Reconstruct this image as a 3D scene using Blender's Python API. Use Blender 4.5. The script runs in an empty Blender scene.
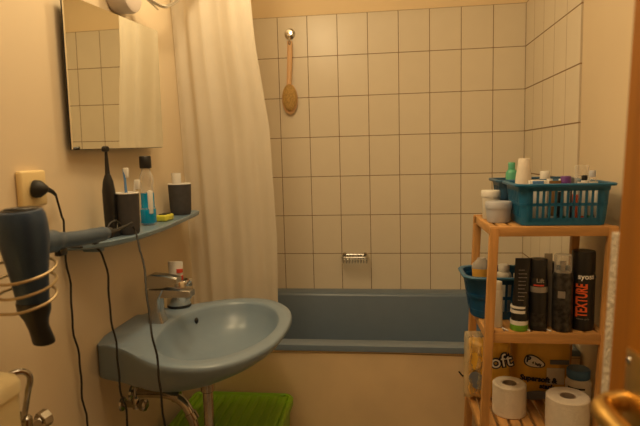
import bpy, bmesh, math, random
from mathutils import Vector, Matrix
random.seed(7)
PI = math.pi
S = bpy.context.scene
COL = S.collection

# ------------------------------------------------------------------ materials
def mat(name, base, rough=.5, metal=0., noise=0., nscale=20., bump=0., bscale=60., trans=0., alpha=1., spec=.5, coat=0., stretch=None, col2=None, emis=None):
    m = bpy.data.materials.new(name); m.use_nodes = True
    nt = m.node_tree; N = nt.nodes; L = nt.links
    b = N['Principled BSDF']
    b.inputs['Base Color'].default_value = (*base, 1); b.inputs['Roughness'].default_value = rough
    b.inputs['Metallic'].default_value = metal; b.inputs['Transmission Weight'].default_value = trans
    b.inputs['Alpha'].default_value = alpha; b.inputs['Specular IOR Level'].default_value = spec
    b.inputs['Coat Weight'].default_value = coat
    tc = N.new('ShaderNodeTexCoord'); mp = N.new('ShaderNodeMapping')
    L.new(tc.outputs['Object'], mp.inputs['Vector'])
    if stretch: mp.inputs['Scale'].default_value = stretch
    nz = N.new('ShaderNodeTexNoise'); nz.inputs['Scale'].default_value = nscale; nz.inputs['Detail'].default_value = 4
    L.new(mp.outputs['Vector'], nz.inputs['Vector'])
    c2 = col2 if col2 else tuple(c*(1-noise) for c in base)
    mx = N.new('ShaderNodeMix'); mx.data_type = 'RGBA'
    cr = N.new('ShaderNodeMapRange'); cr.inputs[1].default_value = .35; cr.inputs[2].default_value = .65
    L.new(nz.outputs['Fac'], cr.inputs[0]); L.new(cr.outputs[0], mx.inputs[0])
    mx.inputs[6].default_value = (*base, 1); mx.inputs[7].default_value = (*c2, 1)
    L.new(mx.outputs[2], b.inputs['Base Color'])
    if bump:
        n2 = N.new('ShaderNodeTexNoise'); n2.inputs['Scale'].default_value = bscale; n2.inputs['Detail'].default_value = 3
        L.new(mp.outputs['Vector'], n2.inputs['Vector'])
        bp = N.new('ShaderNodeBump'); bp.inputs['Strength'].default_value = bump; bp.inputs['Distance'].default_value = .01
        L.new(n2.outputs['Fac'], bp.inputs['Height']); L.new(bp.outputs['Normal'], b.inputs['Normal'])
    if emis:
        b.inputs['Emission Color'].default_value = (*emis[:3], 1); b.inputs['Emission Strength'].default_value = emis[3]
    return m

def tile_mat(name, axis, off_u, off_v, base, grout, gu=.0034, gv=.0034, gu_mix=1.):
    m = bpy.data.materials.new(name); m.use_nodes = True
    nt = m.node_tree; N = nt.nodes; L = nt.links; b = N['Principled BSDF']
    tc = N.new('ShaderNodeTexCoord'); sp = N.new('ShaderNodeSeparateXYZ'); L.new(tc.outputs['Object'], sp.inputs[0])
    def M(op, a, c, d=None):
        n = N.new('ShaderNodeMath'); n.operation = op
        for i, v in enumerate((a, c, d)):
            if v is None: continue
            if isinstance(v, (int, float)): n.inputs[i].default_value = v
            else: L.new(v, n.inputs[i])
        return n.outputs[0]
    def line(sock, off, size, w):
        t = M('ADD', sock, off); t = M('DIVIDE', t, size); t = M('ADD', t, 100.5); f = M('FRACT', t, 0.)
        d = M('ABSOLUTE', M('SUBTRACT', f, .5), 0.)
        return M('LESS_THAN', M('MULTIPLY', d, size), w/2), M('FLOOR', M('ADD', t, .5), 0.)
    lu, iu = line(sp.outputs[axis], off_u, .15, gu); lv, iv = line(sp.outputs['Z'], off_v, .2, gv)
    g = M('MAXIMUM', M('MULTIPLY', lu, gu_mix), lv)
    wn = N.new('ShaderNodeTexWhiteNoise'); wn.noise_dimensions = '2D'
    cb = N.new('ShaderNodeCombineXYZ'); L.new(iu, cb.inputs[0]); L.new(iv, cb.inputs[1]); L.new(cb.outputs[0], wn.inputs['Vector'])
    nz = N.new('ShaderNodeTexNoise'); nz.inputs['Scale'].default_value = 14; L.new(tc.outputs['Object'], nz.inputs['Vector'])
    va = M('ADD', M('MULTIPLY', wn.outputs['Value'], .06), M('MULTIPLY', nz.outputs['Fac'], .10))
    c1 = N.new('ShaderNodeMix'); c1.data_type = 'RGBA'; c1.inputs[6].default_value = (*base, 1)
    c1.inputs[7].default_value = (base[0]*.5, base[1]*.45, base[2]*.4, 1); L.new(va, c1.inputs[0])
    c2 = N.new('ShaderNodeMix'); c2.data_type = 'RGBA'; L.new(g, c2.inputs[0]); L.new(c1.outputs[2], c2.inputs[6]); c2.inputs[7].default_value = (*grout, 1)
    L.new(c2.outputs[2], b.inputs['Base Color'])
    L.new(M('ADD', M('MULTIPLY', g, .5), .30), b.inputs['Roughness'])
    b.inputs['Specular IOR Level'].default_value = .35
    bp = N.new('ShaderNodeBump'); bp.inputs['Strength'].default_value = .35; bp.inputs['Distance'].default_value = .002
    h = M('ADD', M('MULTIPLY', g, -1.), M('MULTIPLY', nz.outputs['Fac'], .5)); L.new(h, bp.inputs['Height']); L.new(bp.outputs['Normal'], b.inputs['Normal'])
    return m

def cloth_mat(name, base, transl=.35):
    m = bpy.data.materials.new(name); m.use_nodes = True
    nt = m.node_tree; N = nt.nodes; L = nt.links
    for n in list(N): N.remove(n)
    out = N.new('ShaderNodeOutputMaterial'); d = N.new('ShaderNodeBsdfDiffuse'); t = N.new('ShaderNodeBsdfTranslucent'); tp = N.new('ShaderNodeBsdfTransparent')
    tc = N.new('ShaderNodeTexCoord'); nz = N.new('ShaderNodeTexNoise'); nz.inputs['Scale'].default_value = 9; L.new(tc.outputs['Object'], nz.inputs['Vector'])
    mx = N.new('ShaderNodeMix'); mx.data_type = 'RGBA'; L.new(nz.outputs['Fac'], mx.inputs[0])
    mx.inputs[6].default_value = (*base, 1); mx.inputs[7].default_value = (*[c*.85 for c in base], 1)
    L.new(mx.outputs[2], d.inputs[0]); t.inputs[0].default_value = (base[0], base[1]*.95, base[2]*.88, 1)
    bp = N.new('ShaderNodeBump'); bp.inputs['Strength'].default_value = .3; bp.inputs['Distance'].default_value = .006
    n3 = N.new('ShaderNodeTexNoise'); n3.inputs['Scale'].default_value = 22; L.new(tc.outputs['Object'], n3.inputs['Vector'])
    L.new(n3.outputs['Fac'], bp.inputs['Height']); L.new(bp.outputs['Normal'], d.inputs['Normal'])
    a = N.new('ShaderNodeMixShader'); a.inputs[0].default_value = transl; L.new(d.outputs[0], a.inputs[1]); L.new(t.outputs[0], a.inputs[2])
    c = N.new('ShaderNodeMixShader'); c.inputs[0].default_value = .08; L.new(a.outputs[0], c.inputs[1]); L.new(tp.outputs[0], c.inputs[2])
    L.new(c.outputs[0], out.inputs[0])
    return m

def clear_mat(name, tint, t=.6, rough=.1):
    m = bpy.data.materials.new(name); m.use_nodes = True
    nt = m.node_tree; N = nt.nodes; L = nt.links; b = N['Principled BSDF']; out = N['Material Output']
    b.inputs['Base Color'].default_value = (*tint, 1); b.inputs['Roughness'].default_value = rough
    tp = N.new('ShaderNodeBsdfTransparent'); tp.inputs[0].default_value = (*[.55+.45*c for c in tint], 1)
    fr = N.new('ShaderNodeLayerWeight'); fr.inputs[0].default_value = .35
    mr = N.new('ShaderNodeMapRange'); mr.inputs[3].default_value = t; mr.inputs[4].default_value = t*.35
    L.new(fr.outputs['Facing'], mr.inputs[0])
    x = N.new('ShaderNodeMixShader'); L.new(mr.outputs[0], x.inputs[0]); L.new(b.outputs[0], x.inputs[1]); L.new(tp.outputs[0], x.inputs[2]); L.new(x.outputs[0], out.inputs[0])
    return m

M = {}
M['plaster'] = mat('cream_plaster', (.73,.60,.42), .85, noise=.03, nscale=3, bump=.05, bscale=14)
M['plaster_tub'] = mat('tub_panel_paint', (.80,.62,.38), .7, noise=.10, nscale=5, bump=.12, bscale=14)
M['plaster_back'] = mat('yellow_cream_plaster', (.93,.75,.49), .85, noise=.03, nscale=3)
M['ceiling'] = mat('ceiling_paint', (.82,.76,.64), .9, noise=.03)
M['floor'] = mat('floor_stone', (.42,.38,.32), .5, noise=.25, nscale=12)
M['tile_b'] = tile_mat('back_wall_tiles', 'X', 0., -1.985, (.83,.745,.60), (.27,.17,.08))
M['tile_r'] = tile_mat('side_wall_tiles', 'Y', 0., -1.985, (.83,.745,.60), (.27,.17,.08), gu=.006, gv=.005, gu_mix=.45)
M['tub'] = mat('blue_enamel', (.15,.21,.295), .28, noise=.04)
M['basin'] = mat('blue_ceramic', (.21,.285,.37), .3, noise=.04)
M['shelf_blue'] = mat('blue_shelf_plastic', (.19,.28,.37), .3, noise=.05)
M['chrome'] = mat('chrome', (.70,.68,.64), .2, 1.)
M['tapchrome'] = mat('satin_chrome', (.50,.51,.52), .24, 1.)
M['oldchrome'] = mat('dull_chrome', (.58,.54,.48), .2, 1., noise=.3)
M['brass'] = mat('brass', (.72,.46,.14), .34, 1., noise=.2)
M['goldwire'] = mat('golden_wire', (.46,.34,.18), .4, .5)
M['black'] = mat('black_plastic', (.012,.012,.013), .38)
M['cable'] = mat('black_rubber', (.014,.013,.012), .6)
M['char'] = mat('charcoal_stoneware', (.055,.052,.055), .75, noise=.2, nscale=60)
M['white'] = mat('white_plastic', (.78,.75,.70), .45)
M['offwhite'] = mat('offwhite_plastic', (.70,.66,.58), .5)
M['greyplastic'] = mat('grey_translucent_plastic', (.50,.51,.56), .4)
M['cream'] = mat('cream_plastic', (.74,.62,.36), .35, noise=.04)
M['plate'] = mat('aged_ivory_plastic', (.80,.62,.31), .4, noise=.05)
M['dryer'] = mat('petrol_blue_lacquer', (.035,.068,.135), .3, .3, noise=.1)
M['dryer2'] = mat('petrol_blue_handle', (.07,.11,.17), .32, .3)
M['wood'] = mat('orange_pine', (.66,.33,.10), .5, noise=.3, nscale=9, stretch=(6,6,.7), bump=.05)
M['wood_y'] = mat('orange_pine_slats', (.68,.36,.12), .5, noise=.3, nscale=9, stretch=(6,.7,6), bump=.05)
M['wood_x'] = mat('orange_pine_rails', (.66,.34,.11), .5, noise=.3, nscale=9, stretch=(.7,6,6), bump=.05)
M['door'] = mat('door_veneer', (.34,.125,.005), .6, spec=.2, noise=.25, nscale=6, stretch=(8,8,.5))
M['basket'] = mat('teal_blue_plastic', (.008,.13,.28), .42, noise=.06)
M['basket2'] = mat('slate_blue_plastic', (.035,.11,.21), .42, noise=.06)
M['basket3'] = mat('deep_blue_plastic', (.006,.075,.20), .4, noise=.06)
M['rim3'] = mat('lighter_blue_rim', (.04,.15,.28), .4)  # rim is a lighter blue than the basket walls
M['paper'] = mat('tissue_paper', (.80,.72,.62), .95, noise=.05, nscale=40, bump=.25, bscale=150)
M['core'] = mat('cardboard', (.34,.26,.19), .9)
M['green'] = mat('lime_green_plastic', (.22,.44,.006), .42, noise=.18, nscale=5)
M['yellowpack'] = mat('yellow_wrap', (.90,.54,.07), .35, noise=.14, nscale=9, bump=.5, bscale=16)
M['clearwrap'] = mat('clear_wrap_over_tissue', (.66,.54,.36), .25, noise=.25, nscale=14, bump=.8, bscale=22)
M['darkblue'] = mat('dark_blue_print', (.015,.02,.05), .5)
M['greyblue'] = mat('grey_blue_print', (.16,.18,.22), .5)
M['lidblue'] = mat('blue_lid', (.07,.19,.42), .4)
M['greencap'] = mat('lime_cap', (.16,.42,.03), .4)
M['silver'] = mat('silver_print', (.36,.33,.30), .35, .5)
M['orangep'] = mat('orange_print', (.85,.13,.03), .5)
M['redp'] = mat('red_print', (.60,.06,.03), .5)
M['whitep'] = mat('white_print', (.80,.78,.74), .5)
M['cangrey'] = mat('dark_grey_can', (.020,.019,.020), .3, .5, nscale=70, col2=(.075,.07,.065))
M['liquid_o'] = mat('orange_liquid', (.85,.48,.10), .25)
M['liquid_b'] = mat('blue_mouthwash', (.0,.26,.52), .12, noise=.1)
M['purple'] = mat('purple_plastic', (.12,.03,.22), .4)
M['bluep'] = mat('blue_print', (.10,.25,.55), .4)
M['tealp'] = mat('mint_green_plastic', (.10,.42,.26), .4)
M['brownp'] = mat('brown_tube', (.22,.12,.04), .4)
M['yellowp'] = mat('yellow_green_plastic', (.62,.60,.06), .4)
M['brushwood'] = mat('beech_wood', (.88,.56,.30), .5, noise=.15, nscale=8, stretch=(8,8,.6))
M['bristle'] = mat('brown_bristles', (.66,.42,.14), .95, noise=.35, nscale=160, bump=.3, bscale=220)
M['curtain'] = cloth_mat('white_shower_curtain', (.86,.80,.69), .34)
M['towel'] = mat('white_terry', (.66,.58,.47), .95, noise=.2, nscale=90, bump=1., bscale=160)
M['clear'] = clear_mat('clear_plastic', (.92,.90,.86), .88)
M['wrapclear'] = clear_mat('crinkled_clear_wrap', (.85,.74,.50), .78, .2)
M['clear2'] = clear_mat('smoky_clear_plastic', (.55,.52,.48), .45)
M['lampwhite'] = mat('lamp_white', (.72,.62,.54), .45)
M['mirror'] = mat('mirror_glass', (.93,.93,.84), .015, 1.)
M['bulb'] = mat('bulb', (1,.8,.5), .5, emis=(1., .72, .38, 12.))
M['seal'] = mat('silicone_seam', (.40,.27,.15), .7)

# ------------------------------------------------------------------ helpers
def world_loc(o):
    v = Vector((0,0,0))
    while o: v += o.location; o = o.parent
    return v

def link(name, bm, m, parent=None, smooth=True, angle=40, origin=None):
    """verts given in world coordinates"""
    bmesh.ops.recalc_face_normals(bm, faces=bm.faces)
    me = bpy.data.meshes.new(name)
    if parent is not None: o0 = world_loc(parent); loc = Vector((0,0,0))
    else:
        if origin is None:
            xs = [v.co for v in bm.verts]
            origin = Vector(((min(v.x for v in xs)+max(v.x for v in xs))/2, (min(v.y for v in xs)+max(v.y for v in xs))/2, min(v.z for v in xs)))
        o0 = Vector(origin); loc = o0
    for v in bm.verts: v.co = v.co - o0
    bm.to_mesh(me); bm.free()
    if smooth:
        for p in me.polygons: p.use_smooth = True
        me.set_sharp_from_angle(angle=math.radians(angle))
    me.materials.append(M[m] if isinstance(m, str) else m)
    o = bpy.data.objects.new(name, me); COL.objects.link(o)
    o.location = loc
    if parent is not None: o.parent = parent
    return o

def thing(name, loc, label, cat, group=None):
    o = bpy.data.objects.new(name, None); o.empty_display_size = .03; COL.objects.link(o)
    o.location = loc; o['label'] = label; o['category'] = cat
    if group: o['group'] = group
    return o
def tag(o, label, cat, group=None):
    o['label'] = label; o['category'] = cat
    if group: o['group'] = group
    return o
def struct(o): o['kind'] = 'structure'; return o

def box(bm, x0, x1, y0, y1, z0, z1, bev=0., seg=2, fn=None):
    b = bmesh.new()
    vs = [b.verts.new((x, y, z)) for x in (x0, x1) for y in (y0, y1) for z in (z0, z1)]
    for f in ((0,1,3,2),(4,6,7,5),(0,4,5,1),(2,3,7,6),(0,2,6,4),(1,5,7,3)): b.faces.new([vs[i] for i in f])
    if bev: bmesh.ops.bevel(b, geom=list(b.edges), offset=bev, segments=seg, affect='EDGES', profile=.5)
    merge(bm, b, fn)
def merge(bm, b, fn=None):
    mp = {}
    for v in b.verts:
        mp[v] = bm.verts.new(fn(v.co) if fn else v.co)
    for f in b.faces:
        try: bm.faces.new([mp[v] for v in f.verts])
        except ValueError: pass
    b.free()

def smooth_path(pts, n=6):
    P = [Vector(p) for p in pts]
    if len(P) < 3: return P
    out = []
    for i in range(len(P)-1):
        p0 = P[max(i-1, 0)]; p1 = P[i]; p2 = P[i+1]; p3 = P[min(i+2, len(P)-1)]
        for k in range(n):
            t = k/n
            out.append(.5*((2*p1)+(p2-p0)*t+(2*p0-5*p1+4*p2-p3)*t*t+(-p0+3*p1-3*p2+p3)*t*t*t))
    out.append(P[-1]); return out

def tube(bm, pts, r, seg=10, closed=False, caps=True, sx=1., sy=1.):
    P = [Vector(p) for p in pts]; n = len(P)
    R = r if isinstance(r, (list, tuple)) else [r]*n
    if len(R) != n: R = [R[0]+(R[-1]-R[0])*i/(n-1) for i in range(n)] if len(R) == 2 else [R[min(int(i*len(R)/n), len(R)-1)] for i in range(n)]
    rings = []; up = None
    for i in range(n):
        if closed: t = (P[(i+1) % n]-P[i-1])
        else: t = P[min(i+1, n-1)]-P[max(i-1, 0)]
        t.normalize()
        if up is None:
            up = Vector((0,0,1)) if abs(t.z) < .9 else Vector((1,0,0))
        up = (up-t*up.dot(t)).normalized(); s = t.cross(up)
        rings.append([bm.verts.new(P[i]+R[i]*(math.cos(a)*up*sx+math.sin(a)*s*sy)) for a in [2*PI*k/seg for k in range(seg)]])
    m = n if closed else n-1
    for i in range(m):
        A = rings[i]; B = rings[(i+1) % n]
        for k in range(seg): bm.faces.new([A[k], A[(k+1) % seg], B[(k+1) % seg], B[k]])
    if caps and not closed:
        bm.faces.new(rings[0]); bm.faces.new(list(reversed(rings[-1])))

def lathe(bm, cx, cy, prof, seg=32, sx=1., sy=1., cap0=True, cap1=True, fn=None):
    """prof: list of (r,z) world z"""
    rings = []
    for r, z in prof:
        rr = max(r, 1e-5)
        rings.append([bm.verts.new((fn(Vector((cx+rr*sx*math.cos(2*PI*k/seg), cy+rr*sy*math.sin(2*PI*k/seg), z)))) if fn else Vector((cx+rr*sx*math.cos(2*PI*k/seg), cy+rr*sy*math.sin(2*PI*k/seg), z))) for k in range(seg)])
    for A, B in zip(rings, rings[1:]):
        for k in range(seg): bm.faces.new([A[k], A[(k+1) % seg], B[(k+1) % seg], B[k]])
    if cap0: bm.faces.new(rings[0])
    if cap1: bm.faces.new(list(reversed(rings[-1])))

def lathe_axis(bm, origin, axis, prof, seg=32, **k):
    """prof (r, t) along axis"""
    q = Vector((0,0,1)).rotation_difference(Vector(axis).normalized()); o = Vector(origin)
    lathe(bm, 0, 0, prof, seg, fn=lambda v: o+q @ v, **k)

def loft(bm, rings, cap0=True, cap1=True, closed=True):
    V = [[bm.verts.new(p) for p in r] for r in rings]; n = len(V[0])
    for A, B in zip(V, V[1:]):
        for k in range(n if closed else n-1): bm.faces.new([A[k], A[(k+1) % n], B[(k+1) % n], B[k]])
    if cap0: bm.faces.new(V[0])
    if cap1: bm.faces.new(list(reversed(V[-1])))

def rrect(x0, x1, y0, y1, r, z, n=5):
    out = []
    for cx, cy, a in ((x1-r, y1-r, 0), (x0+r, y1-r, PI/2), (x0+r, y0+r, PI), (x1-r, y0+r, 3*PI/2)):
        for k in range(n+1):
            t = a+PI/2*k/n; out.append(Vector((cx+r*math.cos(t), cy+r*math.sin(t), z)))
    return out

def text_bm(txt, size, fn, depth=.0004, bold=0.):
    cu = bpy.data.curves.new('lettering', 'FONT'); cu.body = txt; cu.size = size; cu.extrude = depth; cu.offset = bold; cu.align_x = 'CENTER'; cu.align_y = 'CENTER'; cu.resolution_u = 3
    o = bpy.data.objects.new('lettering', cu); COL.objects.link(o)
    dg = bpy.context.evaluated_depsgraph_get(); me = bpy.data.meshes.new_from_object(o.evaluated_get(dg))
    bm = bmesh.new(); bm.from_mesh(me)
    for v in bm.verts: v.co = fn(v.co)
    bpy.data.objects.remove(o); bpy.data.meshes.remove(me); bpy.data.curves.remove(cu)
    return bm

# ------------------------------------------------------------------ setting
WX = -1.455; ZT = 1.985; YF = -3.3; ZC = 2.42
def slab(name, m, *a, bev=0.):
    bm = bmesh.new(); box(bm, *a, bev=bev); return struct(link(name, bm, m, smooth=False, origin=(0,0,0)))
slab('floor', 'floor', WX-.1, .1, YF-.1, .1, -.1, 0)
slab('ceiling', 'ceiling', WX-.1, .1, YF-.1, .1, ZC, ZC+.1)
wb = slab('wall_back', 'plaster_back', WX-.1, .1, .006, .12, 0, ZC)
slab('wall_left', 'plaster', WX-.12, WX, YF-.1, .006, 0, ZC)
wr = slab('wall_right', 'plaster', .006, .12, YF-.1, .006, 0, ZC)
slab('wall_front', 'plaster', WX-.1, .1, YF-.1, YF, 0, ZC)
bm = bmesh.new(); box(bm, WX, .006, 0, .0065, 0, ZT); o = link('tiles', bm, 'tile_b', wb, smooth=False); 
bm = bmesh.new(); box(bm, 0, .0065, -.752, 0, 0, ZT); o = link('tiles', bm, 'tile_r', wr, smooth=False)

# tub
t = thing('bathtub', (-.73, -.42, 0), 'built-in blue enamel bathtub along the tiled back wall', 'bathtub')
bm = bmesh.new()
X0, X1 = WX+.002, -.002
def tr(x0, x1, y0, y1, r, z): return rrect(x0, x1, y0, y1, r, z, 8)
rings = [tr(X0, X1, -.840, -.003, .004, .579), tr(X0, X1, -.840, -.003, .004, .594), tr(X0+.006, X1-.006, -.839, -.006, .006, .600),
         tr(X0+.05, X1-.055, -.777, -.085, .10, .601), tr(X0+.06, X1-.062, -.771, -.094, .10, .597), tr(X0+.068, X1-.068, -.765, -.100, .11, .585),
         tr(X0+.12, X1-.11, -.73, -.125, .13, .36), tr(X0+.18, X1-.16, -.69, -.17, .14, .24), tr(X0+.27, X1-.22, -.61, -.25, .14, .20)]
loft(bm, rings, cap0=False)
link('basin_shell', bm, 'tub', t, angle=50)
bm = bmesh.new(); box(bm, X0, X1, -.834, -.80, .0, .5795); link('front_panel', bm, 'plaster_tub', t, smooth=False)
bm = bmesh.new()
pts = [(x, -.8345, .570+.003*math.sin(x*7)) for x in [X0+i*(X1-X0)/40 for i in range(41)]]
tube(bm, pts, .0013, 5); link('seam', bm, 'seal', t)
bm = bmesh.new(); tube(bm, [(-.414,-.8345,.512),(-.405,-.8345,.500),(-.398,-.8345,.494)], .0028, 5); link('scratch', bm, 'cable', t)
bm = bmesh.new(); lathe(bm, -.9, -.43, [(.0,.2005),(.03,.2005),(.032,.203),(.0,.204)], 20, cap0=False, cap1=False); link('drain', bm, 'chrome', t)

# shower curtain + rod
bm = bmesh.new(); tube(bm, [(WX, -.84, 2.16), (-.002, -.84, 2.16)], .0125, 12)
tag(link('curtain_rod', bm, 'chrome'), 'chrome shower curtain rod above the bathtub', 'rod')
bm = bmesh.new(); NU, NV = 150, 46; zt, zb = 2.145, .52
def yc(z): return -.84+.10*(2.145-z)/1.6
def edge(z):
    pts = [(2.15,.256),(1.9,.2505),(1.7,.2435),(1.4,.2220),(.97,.2150),(.5,.221)]
    for (za, ra), (zc, rc) in zip(pts, pts[1:]):
        if z >= zc: q = ra+(rc-ra)*(za-z)/(za-zc); break
    else: q = pts[-1][1]
    return -.654-q*(2.733+yc(z))
V = []
for j in range(NV+1):
    z = zt+(zb-zt)*j/NV; xr = edge(z); row = []
    for i in range(NU+1):
        u = i/NU; x = WX+.004+(xr-WX-.004)*u
        k = .75+.25*j/NV
        y = yc(z)+.085*(1-u)**1.2*(1-.3*j/NV)+k*(.010*math.sin(u*15+.6*math.sin(z*2.))+.004*math.sin(u*37+z*1.5)+.006*math.sin(u*7+z*2))
        x += .004*math.sin(u*31+z*2)*(u*(1-u)*4)
        row.append(bm.verts.new((x, y, z)))
    V.append(row)
for j in range(NV):
    for i in range(NU): bm.faces.new([V[j][i], V[j][i+1], V[j+1][i+1], V[j+1][i]])
tag(link('shower_curtain', bm, 'curtain', angle=180), 'off-white translucent shower curtain hanging in soft folds beside the mirror wall', 'curtain')
for i in range(6):
    bm = bmesh.new(); cx = WX+.03+i*.05
    tube(bm, [(cx, -.84+.021*math.cos(a), 2.153+.021*math.sin(a)) for a in [2*PI*k/16 for k in range(16)]], .002, 6, closed=True)
    tag(link('curtain_ring', bm, 'white'), 'small white ring holding the shower curtain on its rod', 'ring', 'curtain rings on the rod')

# ------------------------------------------------------------------ brush on hook
t = thing('bath_brush', (-1.145, -.02, 1.50), 'long-handled wooden bath brush with brown bristles hanging from the hook on the tiles', 'brush')
bm = bmesh.new()
pts = [(-1.136,-.022,1.862),(-1.136,-.022,1.84),(-1.138,-.022,1.78),(-1.143,-.022,1.70),(-1.147,-.022,1.645)]
tube(bm, smooth_path(pts, 4), [.0125]*6+[.013]*6+[.012]*6, 12, sx=1., sy=.62)
link('handle', bm, 'brushwood', t)
bm = bmesh.new(); b2 = bmesh.new(); bmesh.ops.create_uvsphere(b2, u_segments=24, v_segments=14, radius=1)
merge(bm, b2, lambda v: Vector((-1.1445+v.x*.040, -.022+v.y*.010, 1.578+v.z*.076)))
link('head', bm, 'brushwood', t)
bm = bmesh.new(); b2 = bmesh.new(); bmesh.ops.create_uvsphere(b2, u_segments=36, v_segments=24, radius=1)
merge(bm, b2, lambda v: Vector((-1.142+v.x*.036, -.038+v.y*.018+random.uniform(-.002,.002), 1.584+v.z*.065+random.uniform(-.001,.001))))
link('bristles', bm, 'bristle', t)
bm = bmesh.new(); tube(bm, [(-1.136+.004*math.cos(a), -.0295, 1.853+.009*math.sin(a)) for a in [2*PI*k/14 for k in range(14)]], .0018, 6, closed=True); link('cord_loop', bm, 'cable', t)
t = thing('wall_hook', (-1.137, 0, 1.90), 'round chrome suction hook on the upper left tiles', 'hook')
bm = bmesh.new(); lathe_axis(bm, (-1.137, 0, 1.90), (0,-1,0), [(.026,0),(.027,.003),(.020,.009),(.012,.014),(.012,.024),(.016,.026),(.016,.032),(.0,.034)], 28, cap1=False); link('suction_disc', bm, 'chrome', t)
bm = bmesh.new(); tube(bm, smooth_path([(-1.137,-.022,1.90),(-1.137,-.026,1.875),(-1.137,-.024,1.862),(-1.137,-.036,1.862),(-1.137,-.038,1.872)], 5), .0032, 8); link('hook_arm', bm, 'chrome', t)

# wire soap rack
t = thing('wire_soap_rack', (-.83, -.05, .74), 'small wire soap rack mounted on the back wall tiles', 'soap rack')
bm = bmesh.new(); tube(bm, [v for v in rrect(-.895,-.768,-.085,-.004,.012,.780)], .0042, 8, closed=True); link('rim', bm, 'chrome', t)
for i in range(9):
    x = -.886+i*.0145; bm = bmesh.new()
    tube(bm, smooth_path([(x,-.084,.778),(x,-.083,.757),(x,-.07,.748),(x,-.02,.748),(x,-.006,.757),(x,-.005,.778)], 3), .0019, 6); link('wire', bm, 'oldchrome', t)
for x in (-.885, -.779):
    bm = bmesh.new(); lathe_axis(bm, (x, 0, .784), (0,-1,0), [(.008,0),(.008,.008),(.005,.011)], 12); link('mount', bm, 'oldchrome', t)

# ------------------------------------------------------------------ mirror
t = thing('wall_mirror', (-1.42, -1.22, 1.33), 'frameless rectangular mirror on the cream wall above the blue shelf', 'mirror')
al, be, x0m = -.062, -.009, -1.412
def mpt(y, z, off): # point on tilted mirror plane
    n = Vector((math.cos(al)*math.cos(be), math.sin(al)*math.cos(be), math.sin(be)))
    x = x0m-(n.y*(y+1.2)+n.z*(z-1.5))/n.x
    return Vector((x+off, y, z))
def mslab(off0, off1, y0, y1, z0a, z0b, z1a, z1b):
    bm = bmesh.new()
    A = [mpt(y0, z0a, off1), mpt(y1, z0b, off1), mpt(y1, z1b, off1), mpt(y0, z1a, off1)]
    B = [mpt(y0, z0a, off0), mpt(y1, z0b, off0), mpt(y1, z1b, off0), mpt(y0, z1a, off0)]
    loft(bm, [B, A]); return bm
link('glass', mslab(-.004, 0, -1.478, -1.005, 1.328, 1.337, 1.703, 1.713), 'mirror', t, smooth=False)
link('backing', mslab(-.0065, -.0045, -1.4795, -1.0035, 1.3265, 1.3355, 1.7045, 1.7145), 'black', t, smooth=False)
for y in (-1.40, -1.08):
    bm = bmesh.new(); tube(bm, [(WX, y, 1.60), mpt(y, 1.60, -.005)], .008, 10); link('spacer', bm, 'black', t)

# lamp above mirror
t = thing('wall_lamp', (-1.43, -1.15, 1.80), 'white round wall lamp with chrome arms above the mirror', 'lamp')
bm = bmesh.new(); lathe_axis(bm, (WX, -1.172, 1.795), (1,0,0), [(.062,0),(.066,.01),(.066,.050),(.063,.058),(.055,.062),(0,.064)], 40, cap1=False); link('canopy', bm, 'lampwhite', t)
for s, pts in ((1, [(-1.40,-1.13,1.805),(-1.40,-1.06,1.795),(-1.40,-.985,1.786)]), (0, [(-1.42,-1.12,1.83),(-1.40,-1.06,1.802),(-1.38,-1.00,1.792),(-1.365,-.96,1.806),(-1.35,-.92,1.835),(-1.33,-.86,1.90)]), (0, [(-1.41,-1.20,1.83),(-1.37,-1.32,1.85),(-1.33,-1.42,1.90)])):
    bm = bmesh.new(); tube(bm, smooth_path(pts, 6) if not s else pts, .006 if not s else .003, 8); link('arm' if not s else 'rod', bm, 'chrome', t)
for y in (-.85, -1.43):
    bm = bmesh.new(); lathe_axis(bm, (-1.33, y, 1.90), (.35, 0, .94), [(.012,0),(.03,.02),(.045,.075)], 24, cap1=False); h = link('lamp_shade', bm, 'lampwhite', t)
    bm = bmesh.new(); lathe_axis(bm, (-1.33, y, 1.90), (.35, 0, .94), [(.0,.02),(.018,.03),(.022,.05),(.0,.066)], 16, cap0=False, cap1=False); link('bulb', bm, 'bulb', h)

# ------------------------------------------------------------------ blue shelf
ZS = 1.10
t = thing('wall_shelf', (WX, -1.16, ZS), 'narrow curved blue-grey shelf on the wall under the mirror', 'shelf')
out = [(WX,-1.535),(-1.425,-1.540),(-1.385,-1.530),(-1.345,-1.49),(-1.322,-1.42),(-1.316,-1.32),(-1.318,-1.20),(-1.330,-1.08),(-1.343,-.96),(-1.352,-.87),(-1.362,-.80),(-1.385,-.772),(WX,-.77)]
ring = [Vector((x,y,0)) for x, y in out]
def scaled(z, k):
    c = Vector((WX,-1.17,0)); return [Vector((WX+(p.x-WX)*k, c.y+(p.y-c.y)*(1-(1-k)*.25), z)) for p in ring]
bm = bmesh.new(); loft(bm, [scaled(ZS-.017,.93), scaled(ZS-.013,.985), scaled(ZS-.003,1.), scaled(ZS,.985), scaled(ZS,.94), scaled(ZS-.0015,.92)]); link('shelf_board', bm, 'shelf_blue', t)
for y in (-1.42,-.93):
    bm = bmesh.new(); box(bm, WX, WX+.05, y-.012, y+.012, ZS-.04, ZS-.014, .004); link('bracket', bm, 'shelf_blue', t)
ZS -= .001
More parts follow.
